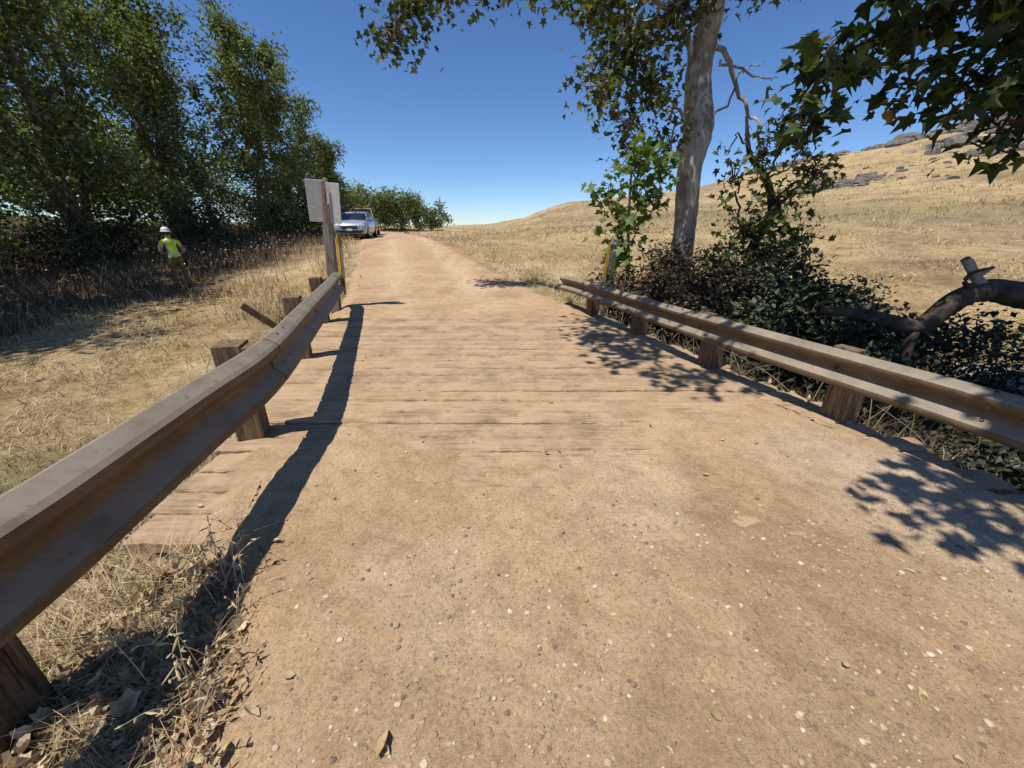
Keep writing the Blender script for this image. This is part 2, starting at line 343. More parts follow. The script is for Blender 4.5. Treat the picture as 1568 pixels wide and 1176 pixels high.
# ---------------------------------------------------------------- guard rails
def guardrail(pts,side,post_y,ztop,hs,ds):
    g=empty('guardrail'); P=smoothline(pts,10)
    T=np.gradient(P,axis=0); T[:,2]=0; T/=np.linalg.norm(T,axis=1)[:,None]
    Nn=np.stack([T[:,1],-T[:,0],0*T[:,0]],-1)*side
    prof=[(.0,-.012),(.006,0),(.016,.001),(.072,-.030),(.088,-.044),(.090,-.060),(.086,-.076),(.030,-.128),(.022,-.145),(.022,-.167),(.030,-.184),(.086,-.236),(.090,-.252),(.088,-.268),(.072,-.282),(.012,-.312)]
    prof=[(d*ds,h*hs) for d,h in prof]
    rows=[P+Nn*d+np.array([0,0,h]) for d,h in prof]
    V=np.stack(rows,1); n=len(P); k=len(prof)
    V=V+ (.007*fbm(P[:,1],P[:,0],1.6,5))[:,None,None]*Nn[:,None,:]
    V[:,:,2]+=(.010*fbm(P[:,1],P[:,0],.9,15))[:,None]
    o=mesh_np('w_beam',V.reshape(-1,3),grid_faces(n,k),M_rail,g,False)
    m=o.modifiers.new('s','SOLIDIFY'); m.thickness=.005
    a=Acc(); bl=Acc()
    for py in post_y:
        i=int(np.argmin(abs(P[:,1]-py))); p=P[i]; nn=Nn[i]; t=T[i]; rot=math.atan2(t[1],t[0])-math.pi/2
        c=p-nn*(.012+.05)+np.array([0,0,-.156*hs]); bl.box(c,(.10,.19,.33),rot)
        pc=p-nn*(.12+.10)
        zt=ztop+.00+.03*rng.random(); zb=float(H(pc[0],pc[1]))-.5; zb=min(zb,-.5)
        a.box((pc[0],pc[1],(zt+zb)/2),(.19,.20,zt-zb),rot+(rng.random()-.5)*.08,((rng.random()-.5)*.03,(rng.random()-.5)*.03))
    a.obj('posts',M_post,g,bevel=.008); bl.obj('blockouts',M_post,g,bevel=.006)
    b=Acc()
    for py in post_y:
        i=int(np.argmin(abs(P[:,1]-py))); p=P[i]; nn=Nn[i]
        c=p+nn*.024*ds+np.array([0,0,-.156*hs]); b.tube([c,c+nn*.014],[.018,.014],8)
    for sy in post_y[1::2]:
        i=int(np.argmin(abs(P[:,1]-sy-.35))); p=P[i]; nn=Nn[i]; t=T[i]
        for dt in (-.1,.1):
            for (d,h) in ((.045,-.016),(.05,-.112),(.05,-.205)):
                c=p+nn*d*ds+np.array([0,0,h*hs])+t*dt; nb=nn*.5+np.array([0,0,.9 if h>-.05 or h<-.2 else -.9]); nb/=np.linalg.norm(nb)
                b.tube([c,c+nb*.016],[.014,.010],8)
        i0=max(i-2,0); i1=min(i+2,len(P)-1)
        seg=P[i0:i1+1]; ns=Nn[i0:i1+1]
        Vs=V[i0:i1+1]+ns[:,None]*.006+np.array([0,0,.003])
        q=mesh_np('splice_lap',Vs.reshape(-1,3),grid_faces(len(seg),k),M_rail,g,False); q.modifiers.new('s','SOLIDIFY').thickness=.004
    b.obj('bolts',M_bolt,g)
    return g
ZL=.80
guardrail([(-1.53,-1.6,ZL),(-1.59,.2,ZL),(-1.63,.97,ZL),(-1.75,1.8,ZL),(-1.88,2.70,ZL),(-2.35,4.27,.795),(-2.82,5.8,.79),(-3.26,7.2,.79),(-3.44,7.75,.76),(-3.64,8.1,.70)],1,[.80,2.85,4.85,6.8],.77,1.28,1.25)
guardrail([(3.75,-1.2,.66),(3.05,2.08,.66),(2.29,4.23,.655),(1.75,6.1,.65),(1.25,7.9,.64),(1.12,8.3,.63),(1.12,8.55,.6)],-1,[.3,1.6,3.0,4.45,5.9,7.4],.57,1.0,1.0)

# ---------------------------------------------------------------- sign & markers
M_signback=simple('sign_back_aluminium',(.46,.43,.39),.5,.3,14,.15,.03)
M_signrust=simple('rusty_strip',(.22,.13,.08),.8,.1,20,.3,.1)
M_yellow=simple('yellow_reflective',(.60,.33,.03),.5,0,20,.15,.03)
M_white=simple('white_paint',(.7,.7,.68),.5,0,20,.1,.02)
sg=empty('traffic_sign',(-3.68,8.05,0)); sg.rotation_euler=(0,.075,0)
a=Acc(); a.box((0,0,.85),(.17,.17,2.3),.1,(.0,-.0)); a.box((.03,0,2.05),(.08,.08,.75),.1); o=a.obj('timber_post',M_grey,sg,bevel=.012)
a=Acc(); a.box((-.12,-.11,2.02),(.32,.012,.72),.30,(0,-.02)); a.box((.18,-.085,2.0),(.29,.012,.70),-.25,(0,.02)); a.obj('sign_panels',M_signback,sg,bevel=.02)
a=Acc(); a.box((.035,-.135,2.0),(.05,.02,.72),0); a.obj('bracket_strip',M_signrust,sg)
a=Acc(); a.box((.17,-.03,.95),(.05,.02,1.05),-.15); a.obj('yellow_marker',M_yellow,sg)
a=Acc(); a.box((.22,-.02,.9),(.04,.03,1.2),-.15); a.obj('marker_edge',M_grey,sg)
mk=empty('marker_post',(2.0,8.2,0))
a=Acc(); a.box((0,0,.55),(.17,.16,1.6),.2,(0,.10)); a.obj('timber',M_grey,mk,bevel=.01)
a=Acc(); a.box((-.09,-.10,.95),(.05,.015,.62),.2,(0,.10)); a.obj('yellow_reflector',M_yellow,mk)
st=empty('wooden_stake',(-4.35,6.6,-.05))
a=Acc(); a.box((0,0,.18),(.11,.05,.65),.4,(.2,-.75)); a.obj('leaning_board',M_post,st,bevel=.006)

# ---------------------------------------------------------------- foliage machinery
T_rhomb=(np.array([[0,0,0],[.30,.45,.06],[0,1,-.08],[-.30,.45,.06]]),np.array([[0,1,2,3]]))
_sy=np.array([[0,0],[.16,-.10],[.46,.02],[.33,.22],[.60,.52],[.24,.50],[0,1.0],[-.24,.50],[-.60,.52],[-.33,.22],[-.46,.02],[-.16,-.10]])
_syv=np.column_stack([_sy,.22*np.abs(_sy[:,0])-.25*_sy[:,1]**2])
_k=12
T_syc=(np.vstack([_syv,[[0,.32,-.03]]]),np.array([[_k,i,(i+1)%_k] for i in range(_k)]))
_q=_sy.copy(); _q[[3,5,7,9]]*=1.35
_syc=np.column_stack([_q,1.0*np.abs(_q[:,0])**1.3+.55*(_q[:,1]-.4)**2])
_syc[::3,2]+=.12; _syc[1::4,2]-=.1
T_curl=(np.vstack([_syc,[[0,.35,-.06]]]),T_syc[1])
T_oval=(np.array([[0,0,0],[.26,.3,.16],[.22,.7,.22],[0,1,.25],[-.22,.7,.18],[-.26,.3,.14],[0,.5,-.02]]),np.array([[6,i,(i+1)%6] for i in range(6)]))
def leaves(name,Cn,size,tpl,mat,parent=None,r=rng,upb=.6,droop=.0):
    Cn=np.asarray(Cn); n=len(Cn); tv,tf=tpl
    size=np.broadcast_to(size,(n,))
    nrm=r.normal(size=(n,3)); nrm[:,2]=np.abs(nrm[:,2])*1.0+upb; 
    nrm/=np.linalg.norm(nrm,axis=1)[:,None]
    t=r.normal(size=(n,3)); t[:,2]-=droop
    t-=nrm*(t*nrm).sum(1)[:,None]; t/=np.linalg.norm(t,axis=1)[:,None]
    b=np.cross(nrm,t)
    cz=(.4+1.5*r.random(n))[:,None,None]
    V=Cn[:,None]+size[:,None,None]*(tv[None,:,0:1]*b[:,None]+tv[None,:,1:2]*t[:,None]+cz*tv[None,:,2:3]*nrm[:,None])
    k=len(tv); F=(tf[None]+np.arange(n)[:,None,None]*k).reshape(-1,tf.shape[1])
    return mesh_np(name,V.reshape(-1,3),F,mat,parent,False)

def grow_tree(name,x,y,h,cr,seed,nleaf,ls,leafm,barkm,stems=2,cb=.12,lean=(0,0)):
    r=np.random.default_rng(seed); z0=float(H(x,y)); E=empty(name,(x,y,z0)); wood=Acc(); cl=[]
    for s in range(stems):
        a0=r.random()*6.28; top=np.array([math.cos(a0)*cr*.42*(stems>1)+lean[0],math.sin(a0)*cr*.42*(stems>1)+lean[1],h*(.78+.22*r.random())])
        n=10; t=np.linspace(0,1,n)[:,None]
        P=top*t**1.1+np.array([math.cos(a0),math.sin(a0),0])*.25*t; P[:,2]=top[2]*t[:,0]-.3*(t[:,0]==0)
        P[1:,:2]+=r.normal(size=(n-1,2))*.12*h/10
        R0=.014*h; wood.tube(P,R0*(1-.9*t[:,0])+.012,8,.2,r)
        nl=int(26/stems)+6
        for i in range(nl):
            tt=cb+(.98-cb)*(i+r.random())/nl; k=tt*(n-1); i0=int(k); p=P[i0]+(P[min(i0+1,n-1)]-P[i0])*(k-i0)
            a=a0+i*2.4+r.normal()*.4
            prof=math.sin(math.pi*min(1,(.22+.78*(tt-cb)/(1-cb))))**.7 if tt<.98 else .3
            ln=cr*(.45+.75*r.random())*max(prof,.25); el=.35+.75*tt+r.normal()*.15
            d=np.array([math.cos(a)*math.cos(el),math.sin(a)*math.cos(el),math.sin(el)])
            q=np.array([p,p+d*ln*.35+[0,0,-.02*ln],p+d*ln*.7+[0,0,.03*ln],p+d*ln+np.array([0,0,-.02*ln])])
            q[1:]+=r.normal(size=(3,3))*.06*ln
            wood.tube(q,[.05*ln*.35+.012,.03*ln*.35+.01,.012,.006],5,0,r)
            for u in np.linspace(.3,1.0,6):
                kk=u*3; j0=min(int(kk),2); c=q[j0]+(q[j0+1]-q[j0])*(kk-j0)
                for _ in range(3):
                    off=r.normal(size=3)*np.array([.24,.24,.26])*cr*.42*(.4+.6*u)
                    cc=c+off; cl.append(cc)
                    if r.random()<.5: wood.tube([c,(c+cc)/2+r.normal(size=3)*.05,cc],[.012,.008,.004],3,0,r)
    cl=np.array(cl); wgt=r.random(len(cl))**1.8+.04
    keep=r.random(len(cl))>.30; cl=cl[keep]; wgt=wgt[keep]; wgt/=wgt.sum()
    idx=r.choice(len(cl),nleaf,p=wgt)
    sg_=(.06+.10*r.random(len(cl)))*cr*.58
    Cn=cl[idx]+r.normal(size=(nleaf,3))*sg_[idx][:,None]*np.array([1,1,1.15])
    Cn=Cn[Cn[:,2]>.05]
    wood.obj('trunk_and_limbs',barkm,E,True)
    leaves('foliage',Cn,ls*(.6+.8*r.random(len(Cn))),T_rhomb,leafm,E,r,.25,.5)
    return E
for i,(x,y,h,cr,nl,stm) in enumerate([(-14.0,7.0,11.0,4.5,17000,2),(-17.2,12.6,12.5,4.4,19000,3),(-17.8,17.2,12.3,4.2,20000,3),(-16.9,21.5,11.9,3.9,20000,3),(-15.2,25.6,10.6,3.4,18000,2),(-16.2,31.5,9.1,3.2,14000,2),(-17.0,38,7.8,2.9,11000,2),(-19.0,46,6.8,2.8,8000,2),(-24,23,13,5,13000,2),(-24,34,12,5,9000,2),(-27,16,13,5,9000,2),(-20,8.5,12,4.5,9000,2)]):
    grow_tree('cottonwood_tree',x,y,h,cr,100+i,nl,.18 if y<40 else .22,M_leafL,M_barkL,stm,.08)
r=np.random.default_rng(55); V=[]
for (x,y,h,cr) in [(-21.5,56,6.4,3.0),(-19.5,60,6.1,3.0),(-17.2,62,5.7,2.8),(-25,60,6.5,3.5),(-14.8,64,5.4,2.6),(-29,70,7,4),(-12.9,70,4.6,2.4),(-22,75,6,4),(-40,45,8,6),(-48,38,9,6),(-34,52,8,5),(-60,40,9,7),(-55,55,9,7),(-38,29,7,5),(-45,27,7,5),(-33,36,8,5),(-55,33,8,6)]:
    z0=float(H(x,y)); n=34
    cc=r.normal(size=(n,3)); cc/=np.linalg.norm(cc,axis=1)[:,None]; cc*=(r.random((n,1))**.4); cc=cc*np.array([cr,cr,h*.45])+np.array([x,y,z0+h*.5])
    idx=r.integers(0,n,3000); V.append(cc[idx]+r.normal(size=(3000,3))*cr*.16)
V=np.concatenate(V); leaves('distant_trees',V,.33*(.6+.8*r.random(len(V))),T_rhomb,M_leafL,None,r,.3)
def shrub(name,blobs,mat,ls,seed,tpl=T_rhomb,upb=.5,wood=True,barkm=None,sig=.16,droop=.2):
    r=np.random.default_rng(seed); E=empty(name,(blobs[0][0],blobs[0][1],0)); o=np.array([blobs[0][0],blobs[0][1],0]); W=Acc(); out=[]
    for (x,y,z,rx,ry,rz,n) in blobs:
        m=max(6,n//22); c=r.normal(size=(m,3)); c/=np.linalg.norm(c,axis=1)[:,None]; c*=(r.random((m,1))**.45)*np.array([rx,ry,rz]); c+=np.array([x,y,z])-o
        idx=r.integers(0,m,n); out.append(c[idx]+r.normal(size=(n,3))*sig*np.array([1,1,.8]))
        if wood:
            b=np.array([x,y,min(z-rz*.9,float(H(x,y))+.1) if z<2.2 else z-rz*.3])-o
            for q in c[:max(5,m//3)]:
                mid=(b+q)/2+r.normal(size=3)*.12*rx; W.tube(smoothline([b+r.normal(size=3)*.06,mid,q],4),np.linspace(.016,.004,9),4)
    out=np.concatenate(out)
    leaves('foliage',out,ls*(.55+.9*r.random(len(out))),tpl,mat,E,r,upb,droop)
    if wood: W.obj('stems',barkm or M_barkD,E,True)
    return E
bl=[]
r=np.random.default_rng(9)
for i in range(42):
    t=r.random(); y=10+33*t; x=-16.6+r.normal()*1.3-(2.0 if y<14 else 0); z=float(H(x,y)); hh=.8+1.3*r.random()
    bl.append((x,y,z+hh*.6,1.3,1.3,hh,650))
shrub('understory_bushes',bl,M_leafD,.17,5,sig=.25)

# ---------------------------------------------------------------- sycamores and small trees on the right
def crown_tree(name,trunk,tr,limbs,blobs,mat,bark,ls,seed,tpl=T_syc,sig=.15,sides=14,per=7,upb=.5,droop=.7,dens=1.0,rjit=.16):
    r=np.random.default_rng(seed); o=np.array([trunk[0][0],trunk[0][1],0.]); E=empty(name,tuple(o)); W=Acc()
    tp=smoothline(trunk,8); rt=np.interp(np.linspace(0,1,len(tp)),np.linspace(0,1,len(tr)),tr)
    W.tube(tp-o,rt,sides,rjit,r)
    Lp=[tp[len(tp)//2:]]
    for pts,r0 in limbs:
        q=smoothline(pts,6); q[1:-1]+=r.normal(size=(len(q)-2,3))*.03; W.tube(q-o,np.linspace(r0,r0*.22,len(q)),8,.15,r); Lp.append(q)
    LP=np.concatenate(Lp); out=[]
    for (x,y,z,rx,ry,rz,n) in blobs:
        n=int(n*dens)
        c0=np.array([x,y,z]); k=np.argmin(np.linalg.norm(LP-c0,axis=1)); a=LP[k]
        if np.linalg.norm(a-c0)>.15: 
            q=smoothline([a,(a+c0)/2+r.normal(size=3)*.12+[0,0,.1],c0],5); W.tube(q-o,np.linspace(.03,.012,len(q)),6,.1,r)
        m=max(4,n//per); c=r.normal(size=(m,3)); c/=np.linalg.norm(c,axis=1)[:,None]; c*=(r.random((m,1))**.5)*np.array([rx,ry,rz])*1.08; c+=c0
        for q in c:
            q2=smoothline([c0+r.normal(size=3)*.05,(c0+q)/2+r.normal(size=3)*.08+[0,0,.05],q],3); W.tube(q2-o,np.linspace(.012,.003,len(q2)),4)
        idx=np.repeat(np.arange(m),per); out.append(c[idx]+r.normal(size=(len(idx),3))*sig)
    out=np.concatenate(out)-o
    leaves('foliage',out,ls*(.55+.75*r.random(len(out))),tpl,mat,E,r,upb,droop)
    W.obj('trunk_and_limbs',bark,E,True); return E
B=[(-2.3,9.7,5.15,.55,.5,.35,150),(-1.9,9.7,5.6,.6,.5,.3,130),(-1.1,9.7,5.75,.6,.5,.3,130),(-.2,9.7,5.85,.7,.5,.25,110),(.9,9.6,5.85,.6,.5,.3,130),(1.7,9.3,5.4,.5,.5,.4,190),
 (2.2,9.1,4.8,.75,.5,.55,330),(1.75,9,4.1,.55,.5,.5,180),(2.7,9.1,4.1,.55,.5,.6,240),(2.3,9,3.4,.45,.4,.4,100),(3.1,9.2,5.3,.5,.5,.5,220),(3.2,9.0,3.1,.3,.3,.4,70),
 (4.6,9.3,6.0,.7,.6,.5,260),(5.5,9.0,6.4,.9,.7,.6,300),(2.5,8.6,7,1.2,1,.8,400),(4,8,8,1.6,1.5,1,500),
 (-.2,2.6,5.9,.45,.4,.3,90),(-.7,3.4,5.9,.5,.5,.3,110),(-1.1,4.3,6.0,.6,.5,.3,120),(-.3,4.0,6.0,.6,.6,.3,110),(-.9,5.1,6.4,.6,.5,.3,110),(1.0,5.6,6.7,.9,.8,.4,150),(-2.8,9.6,6.9,1.0,.8,.5,160),
 (3.2,5.6,6.6,1.1,1.1,.5,420),(4.6,6.4,6.6,1.2,1.1,.6,450),(1.6,2.6,5.9,.7,.7,.3,150),(2.4,3.6,6.2,.8,.8,.4,260),(4.2,3.6,6.3,1.1,1.0,.5,400)]
crown_tree('sycamore_tree',[(4.15,9.7,-1.2),(4.0,9.55,.5),(3.95,9.5,1.6),(3.86,9.5,2.7),(3.90,9.5,3.5),(3.74,9.5,4.4),(3.80,9.5,5.4),(3.7,9.4,7),(3.4,9.2,9),(3,9,11)],
 [.42,.26,.235,.245,.30,.235,.225,.2,.13,.05],
 [([(3.75,9.5,5.9),(2.6,9.6,6.6),(.8,9.7,6.7),(-.8,9.7,6.15),(-2.3,9.7,5.3)],.12),([(3.85,9.5,4.0),(3.3,9.3,4.9),(2.5,9.1,5.4),(1.95,9,4.7),(1.7,9,4.0)],.07),
  ([(3.8,9.4,3.3),(3.3,9.1,3.7),(2.8,9.0,3.9),(2.3,9.0,3.5)],.04),
  ([(3.7,9.4,6.5),(2.8,8,7.2),(1.4,6,7.0),(.1,4.4,6.4),(-.5,3.0,5.9)],.10),([(3.8,9.5,5.6),(5,9.2,6.4),(6.5,8.8,7)],.09),([(2.8,8,7.2),(3.6,6.2,7),(4.1,4.4,6.5),(3.9,3.2,6.2)],.07),
  ([(3.85,9.45,4.9),(4.2,9.3,4.6),(4.45,9.1,3.9),(4.8,8.9,3.4),(4.9,8.8,2.7)],.06),([(4.1,9.4,4.6),(4.7,9.2,4.3),(5.1,9,4.2)],.03),([(3.9,9.4,3.5),(4.3,9.2,3.9),(4.4,9.1,4.3),(4.8,9.1,4.5)],.03)],
 B,M_leafS,M_barkS,.135,21,dens=1.35,sides=20,rjit=.10,sig=.17)
crown_tree('sycamore_tree',[(9.0,2.4,-1.4),(8.8,2.6,1.5),(8.4,3,3.6),(8,3,6),(7.6,3,8.5)],[.35,.27,.22,.16,.05],
 [([(8.5,3,3.3),(7.2,3.8,4.3),(5.6,4.5,4.3),(4.3,4.8,3.7),(3.3,4.9,3.15)],.06),([(7.2,3.8,4.3),(6.2,4.6,3.5),(5.3,4.8,2.7)],.03),([(8.3,3,4.2),(6.5,2.2,5.2),(4.6,1.6,5.3),(3,1.2,5.0),(1.2,.9,4.7)],.08)],
 [(4.2,4.8,3.55,.65,.5,.3,150),(5.1,4.8,3.5,.6,.5,.35,190),(3.35,4.9,3.15,.35,.4,.25,85),(4.9,4.9,2.95,.5,.45,.22,100),(3.15,4.95,2.68,.16,.25,.16,34),(5.5,4.7,2.75,.5,.4,.22,90),(5.15,4.8,2.42,.22,.3,.10,26),(4.05,4.8,2.95,.25,.3,.12,34),(5.9,4.8,3.3,.5,.5,.4,170),(4.5,4.6,4.1,.9,.5,.35,180),(6.5,4.5,3.6,.6,.6,.5,170),
  (.95,.75,4.3,.34,.3,.18,60),(1.5,.95,4.5,.4,.3,.2,80),(2.0,1.0,5.0,.5,.4,.25,85),(3.6,1.4,5.3,.9,.9,.4,220),(5,2.5,5.4,1.1,.9,.4,240)],
 M_leafN,M_barkD,.165,22,sig=.13,per=6,droop=1.0,dens=1.2)
crown_tree('elderberry_tree',[(5.1,8.3,-1.3),(4.8,8.1,.3),(4.78,8.1,1.2),(5.0,8.1,1.8),(4.75,8.1,2.4),(4.35,8.1,2.8),(4.15,8.1,3.4)],[.13,.10,.09,.08,.06,.045,.02],
 [([(5,8.1,1.8),(5.3,8.1,2.2),(5.5,8,2.6),(5.3,8,2.9)],.03),([(4.78,8.1,1.3),(4.4,8.1,1.7),(4.2,8.0,2.3),(4.0,8,2.4)],.03),([(4.75,8.1,2.4),(4.9,8.1,2.9),(4.7,8.1,3.3),(4.9,8,3.6)],.025),([(4.8,8.1,1),(4.2,8,1.2),(3.9,8,1.0)],.025),([(4.35,8.1,2.8),(4.0,8,3.1),(3.9,8,2.8),(3.7,8,3.0)],.02),([(4.75,8.1,2.4),(5.1,8,2.6),(5.3,8,3.2)],.02)],
 [(4.5,8.0,1.5,.5,.4,.35,160),(4.9,7.9,1.1,.6,.4,.4,220),(5.5,8,2.5,.35,.3,.3,80),(4.1,8,2.4,.25,.3,.3,50),(4.8,8,3.1,.4,.3,.35,90),(5.5,7.9,1.3,.45,.4,.4,130),(4.3,8,.8,.5,.4,.4,200),(5.0,8,2.0,.45,.3,.4,120),(5.2,8,2.9,.3,.3,.3,50),(4.5,8,2.7,.3,.3,.3,50)],
 M_leafS,M_barkD,.115,23,per=5,dens=1.2)
crown_tree('young_sycamore_tree',[(2.5,8.4,-1.0),(2.45,8.4,.6),(2.35,8.4,1.6),(2.3,8.4,2.6),(2.35,8.4,3.2)],[.05,.04,.03,.02,.01],
 [([(2.4,8.4,1.2),(2.8,8.4,1.9),(3.0,8.4,2.5)],.015),([(2.4,8.4,1.2),(2.0,8.4,1.8),(1.75,8.4,2.2)],.015)],
 [(2.3,8.4,2.7,.30,.3,.45,85),(1.9,8.4,2.1,.35,.3,.2,55),(2.7,8.4,2.1,.35,.3,.35,85),(2.3,8.4,1.6,.35,.3,.35,95),(2.2,8.3,1.1,.3,.3,.3,70),(2.9,8.4,2.7,.2,.2,.25,35)],
 M_leafY,M_barkL,.17,24,per=5,droop=.6)
# ---------------------------------------------------------------- ravine shrubs
r=np.random.default_rng(77); bl=[];bo=[]
for i in range(60):
    y=r.uniform(2.2,9.5); w_=r.uniform(3.1,7.5); x=float(xc(y))+w_/CO; z=float(H(x,y)); top=r.uniform(.1,.55)
    if w_<3.6: top=-.15
    if y<4.5: top-=.3; 
    if y<5.2 and w_<4.3: continue
    rz=max(.3,(top-z)/2); bl.append((x,y,z+rz,.55,.55,rz,680))
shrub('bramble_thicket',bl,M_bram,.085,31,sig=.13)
for (x,y,z,n) in [(2.3,7.6,.45,600),(2.8,7.4,.5,800),(3.3,7.2,.45,800),(3.0,8.0,.8,800),(3.7,7.6,.7,800),(3.4,8.3,.9,600),(2.9,6.6,.2,600),(4.2,7.4,.6,600),(2.0,8.3,.45,400)]:
    bo.append((x,y,z,.5,.4,.45,n))
shrub('poison_oak_shrub',bo,M_oak,.08,32,sig=.11)
bo=[(4.6,7.2,.55,.6,.5,.5,1000),(5.4,7.4,.55,.6,.5,.55,1000),(5.1,6.6,.3,.6,.5,.4,900),(3.9,6.4,.1,.5,.5,.4,700),(6.2,7.2,.3,.7,.5,.4,900),(6.6,5.6,.0,.8,.6,.35,900),(5.6,5.7,.0,.6,.5,.4,900)]
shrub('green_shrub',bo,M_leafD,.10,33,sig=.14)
a=Acc(); r=np.random.default_rng(34)
for i in range(1000):
    y=r.uniform(.9,8.5); w_=r.uniform(2.75,5.6); x=float(xc(y))+w_/CO; z=float(H(x,y))+(.3*r.random() if w_>3.6 else 0); p=np.array([x,y,z]); d=r.normal(size=3)*np.array([.45,.45,.1]); ln=r.uniform(.25,.9)
    q=smoothline([p,p+d*.5*ln+[0,0,.35*ln],p+d*1.2*ln+[0,0,.6*ln]],4); a.tube(q,np.linspace(.006,.0015,len(q)),4)
a.obj('bare_twigs',simple('dry_twig',(.24,.18,.12),.9,0,20,.3,0),None)
# ---------------------------------------------------------------- fallen log
lg=empty('fallen_dead_log',(5.6,5,0)); o=np.array([5.6,5,0])
a=Acc(); q=smoothline([(4.15,5.2,.55),(4.7,5.1,.50),(5.2,5,.38),(5.45,5,.40),(5.7,5,.68),(6.05,5,.83),(6.6,5.05,.76),(7.4,5.1,.6),(8.6,5.3,.2),(9.5,5.4,-.4)],8); a.tube(q-o,np.interp(np.linspace(0,1,len(q)),[0,.25,.5,1],[.05,.10,.13,.2]),14,.22)
q=smoothline([(5.35,5,.42),(5.25,4.9,.1),(5.15,4.8,-.3),(5.0,4.8,-.9)],5); a.tube(q-o,np.linspace(.07,.04,len(q)),8,.2)
q=smoothline([(6.0,5,.85),(5.7,4.95,.92),(5.72,4.95,1.05),(5.95,4.95,1.12)],5); a.tube(q-o,np.linspace(.035,.012,len(q)),7,.2)
a.obj('log',M_log,lg,True)
a=Acc(); q=smoothline([(6.05,5.0,.84),(5.85,5,1.0),(5.65,5.02,1.22)],4); a.tube(q-o,np.linspace(.07,.045,len(q)),8,.3); q=smoothline([(5.86,5,1.0),(6.02,5,1.12)],4); a.tube(q-o,[.04,.035,.03,.02,.02],7,.2); a.obj('broken_branch',M_pale,lg,True)

# ---------------------------------------------------------------- rocks
def rocks(name,pts,mat,seed,flat=.6):
    r=np.random.default_rng(seed); bm=bmesh.new(); bmesh.ops.create_icosphere(bm,subdivisions=2,radius=1); bv=np.array([v.co[:] for v in bm.verts]); bf=np.array([[v.index for v in f.verts] for f in bm.faces]); bm.free()
    a=Acc()
    for (x,y,z,s) in pts:
        q=bv*(1+.5*(r.random((len(bv),1))-.5)); q=np.sign(q)*np.abs(q)**.8; an=r.random()*6.28; c_,s_=math.cos(an),math.sin(an)
        q=q*np.array([s*(.7+.8*r.random()),s*(.6+.5*r.random()),s*flat*(.6+.6*r.random())]); q=np.stack([q[:,0]*c_-q[:,1]*s_,q[:,0]*s_+q[:,1]*c_,q[:,2]],-1)+np.array([x,y,z]); a.add(q,bf)
    return a.obj(name,mat,None,False)
pts=[]
r=np.random.default_rng(3)
def clus(azc,dc,sa,sdv,n,s0,s1,dz=-.05):
    for _ in range(n):
        az=math.radians(azc+r.normal()*sa); d=dc+r.normal()*sdv; x=d*math.sin(az); y=d*math.cos(az)
        pts.append((x,y,float(H(x,y))+dz,s0+(s1-s0)*r.random()**2.0))
clus(50,92,2.8,5,190,.3,2.1,.15); clus(46,96,2,4,110,.25,1.7,.1); clus(43,88,1.8,4,60,.25,1.2); clus(48,76,3,5,110,.2,1.3); clus(41.5,97,2.0,3,50,.25,1.2)
clus(35.5,52,2.2,1.3,130,.10,.55,.0); clus(38,56,1.8,1.5,60,.1,.6,.0); clus(32,84,2.4,2.5,80,.2,1.1); clus(27,90,1.5,2,30,.2,.8); clus(44,62,5,8,60,.1,.45,.0)
rocks('rock_outcrop',pts,M_rock,4,.6)
pts=[(float(xc(yy))+ww/CO,yy,float(H(float(xc(yy))+ww/CO,yy))+.12,s) for yy,ww,s in [(5.2,7.5,.35),(5.6,8.0,.45),(4.6,7.8,.4),(6.2,8.6,.5),(5,8.7,.5),(4.2,7.0,.3),(5.8,7.2,.25),(6.6,7.9,.3),(4.0,6.2,.25),(3.6,6.6,.35),(4.4,5.9,.2)]]
rocks('creek_boulders',pts,M_greyrock,5,.7)

# ---------------------------------------------------------------- gravel
t=(1+5**.5)/2
iv=np.array([[-1,t,0],[1,t,0],[-1,-t,0],[1,-t,0],[0,-1,t],[0,1,t],[0,-1,-t],[0,1,-t],[t,0,-1],[t,0,1],[-t,0,-1],[-t,0,1]])/2
iff=np.array([[0,11,5],[0,5,1],[0,1,7],[0,7,10],[0,10,11],[1,5,9],[5,11,4],[11,10,2],[10,7,6],[7,1,8],[3,9,4],[3,4,2],[3,2,6],[3,6,8],[3,8,9],[4,9,5],[2,4,11],[6,2,10],[8,6,7],[9,8,1]])
def road_h(x,y):
    i=np.clip(np.searchsorted(ys,y),0,len(ys)-1); w_=Wl(x,y); f=(w_-wl[i])/(wr[i]-wl[i]); j=np.clip((f*(len(fr)-1)).round().astype(int),0,len(fr)-1)
    return RZ[i,j]
r=np.random.default_rng(12); n=30000
gy=.3+6.5*r.random(n)**2.0; gw=r.uniform(-2.0,2.6,n); dens=ss(-.35,.35,fbm(gw,gy,1.3,3))*.8+.1+.9*ss(1.2,2.0,gw)*(gy<2.5)
k=(r.random(n)<dens)&((gy<2.0)|(r.random(n)<.25)); gy=gy[k]; gw=gw[k]; gx=xc(gy)+gw/CO; gz_=np.maximum(road_h(gx,gy),np.where((gy>1.7)&(gy<7),-.002,-1)); n=len(gx)
sz=.0016+.0095*r.random(n)**4; vv=iv[None]*(1+.6*(r.random((n,12,1))-.5))*sz[:,None,None]*np.stack([1+.6*r.random(n),1+.3*r.random(n),.5+.3*r.random(n)],-1)[:,None]
mesh_np('gravel',(vv+np.stack([gx,gy,gz_+sz*.15],-1)[:,None]).reshape(-1,3),(iff[None]+12*np.arange(n)[:,None,None]).reshape(-1,3),M_gravel)

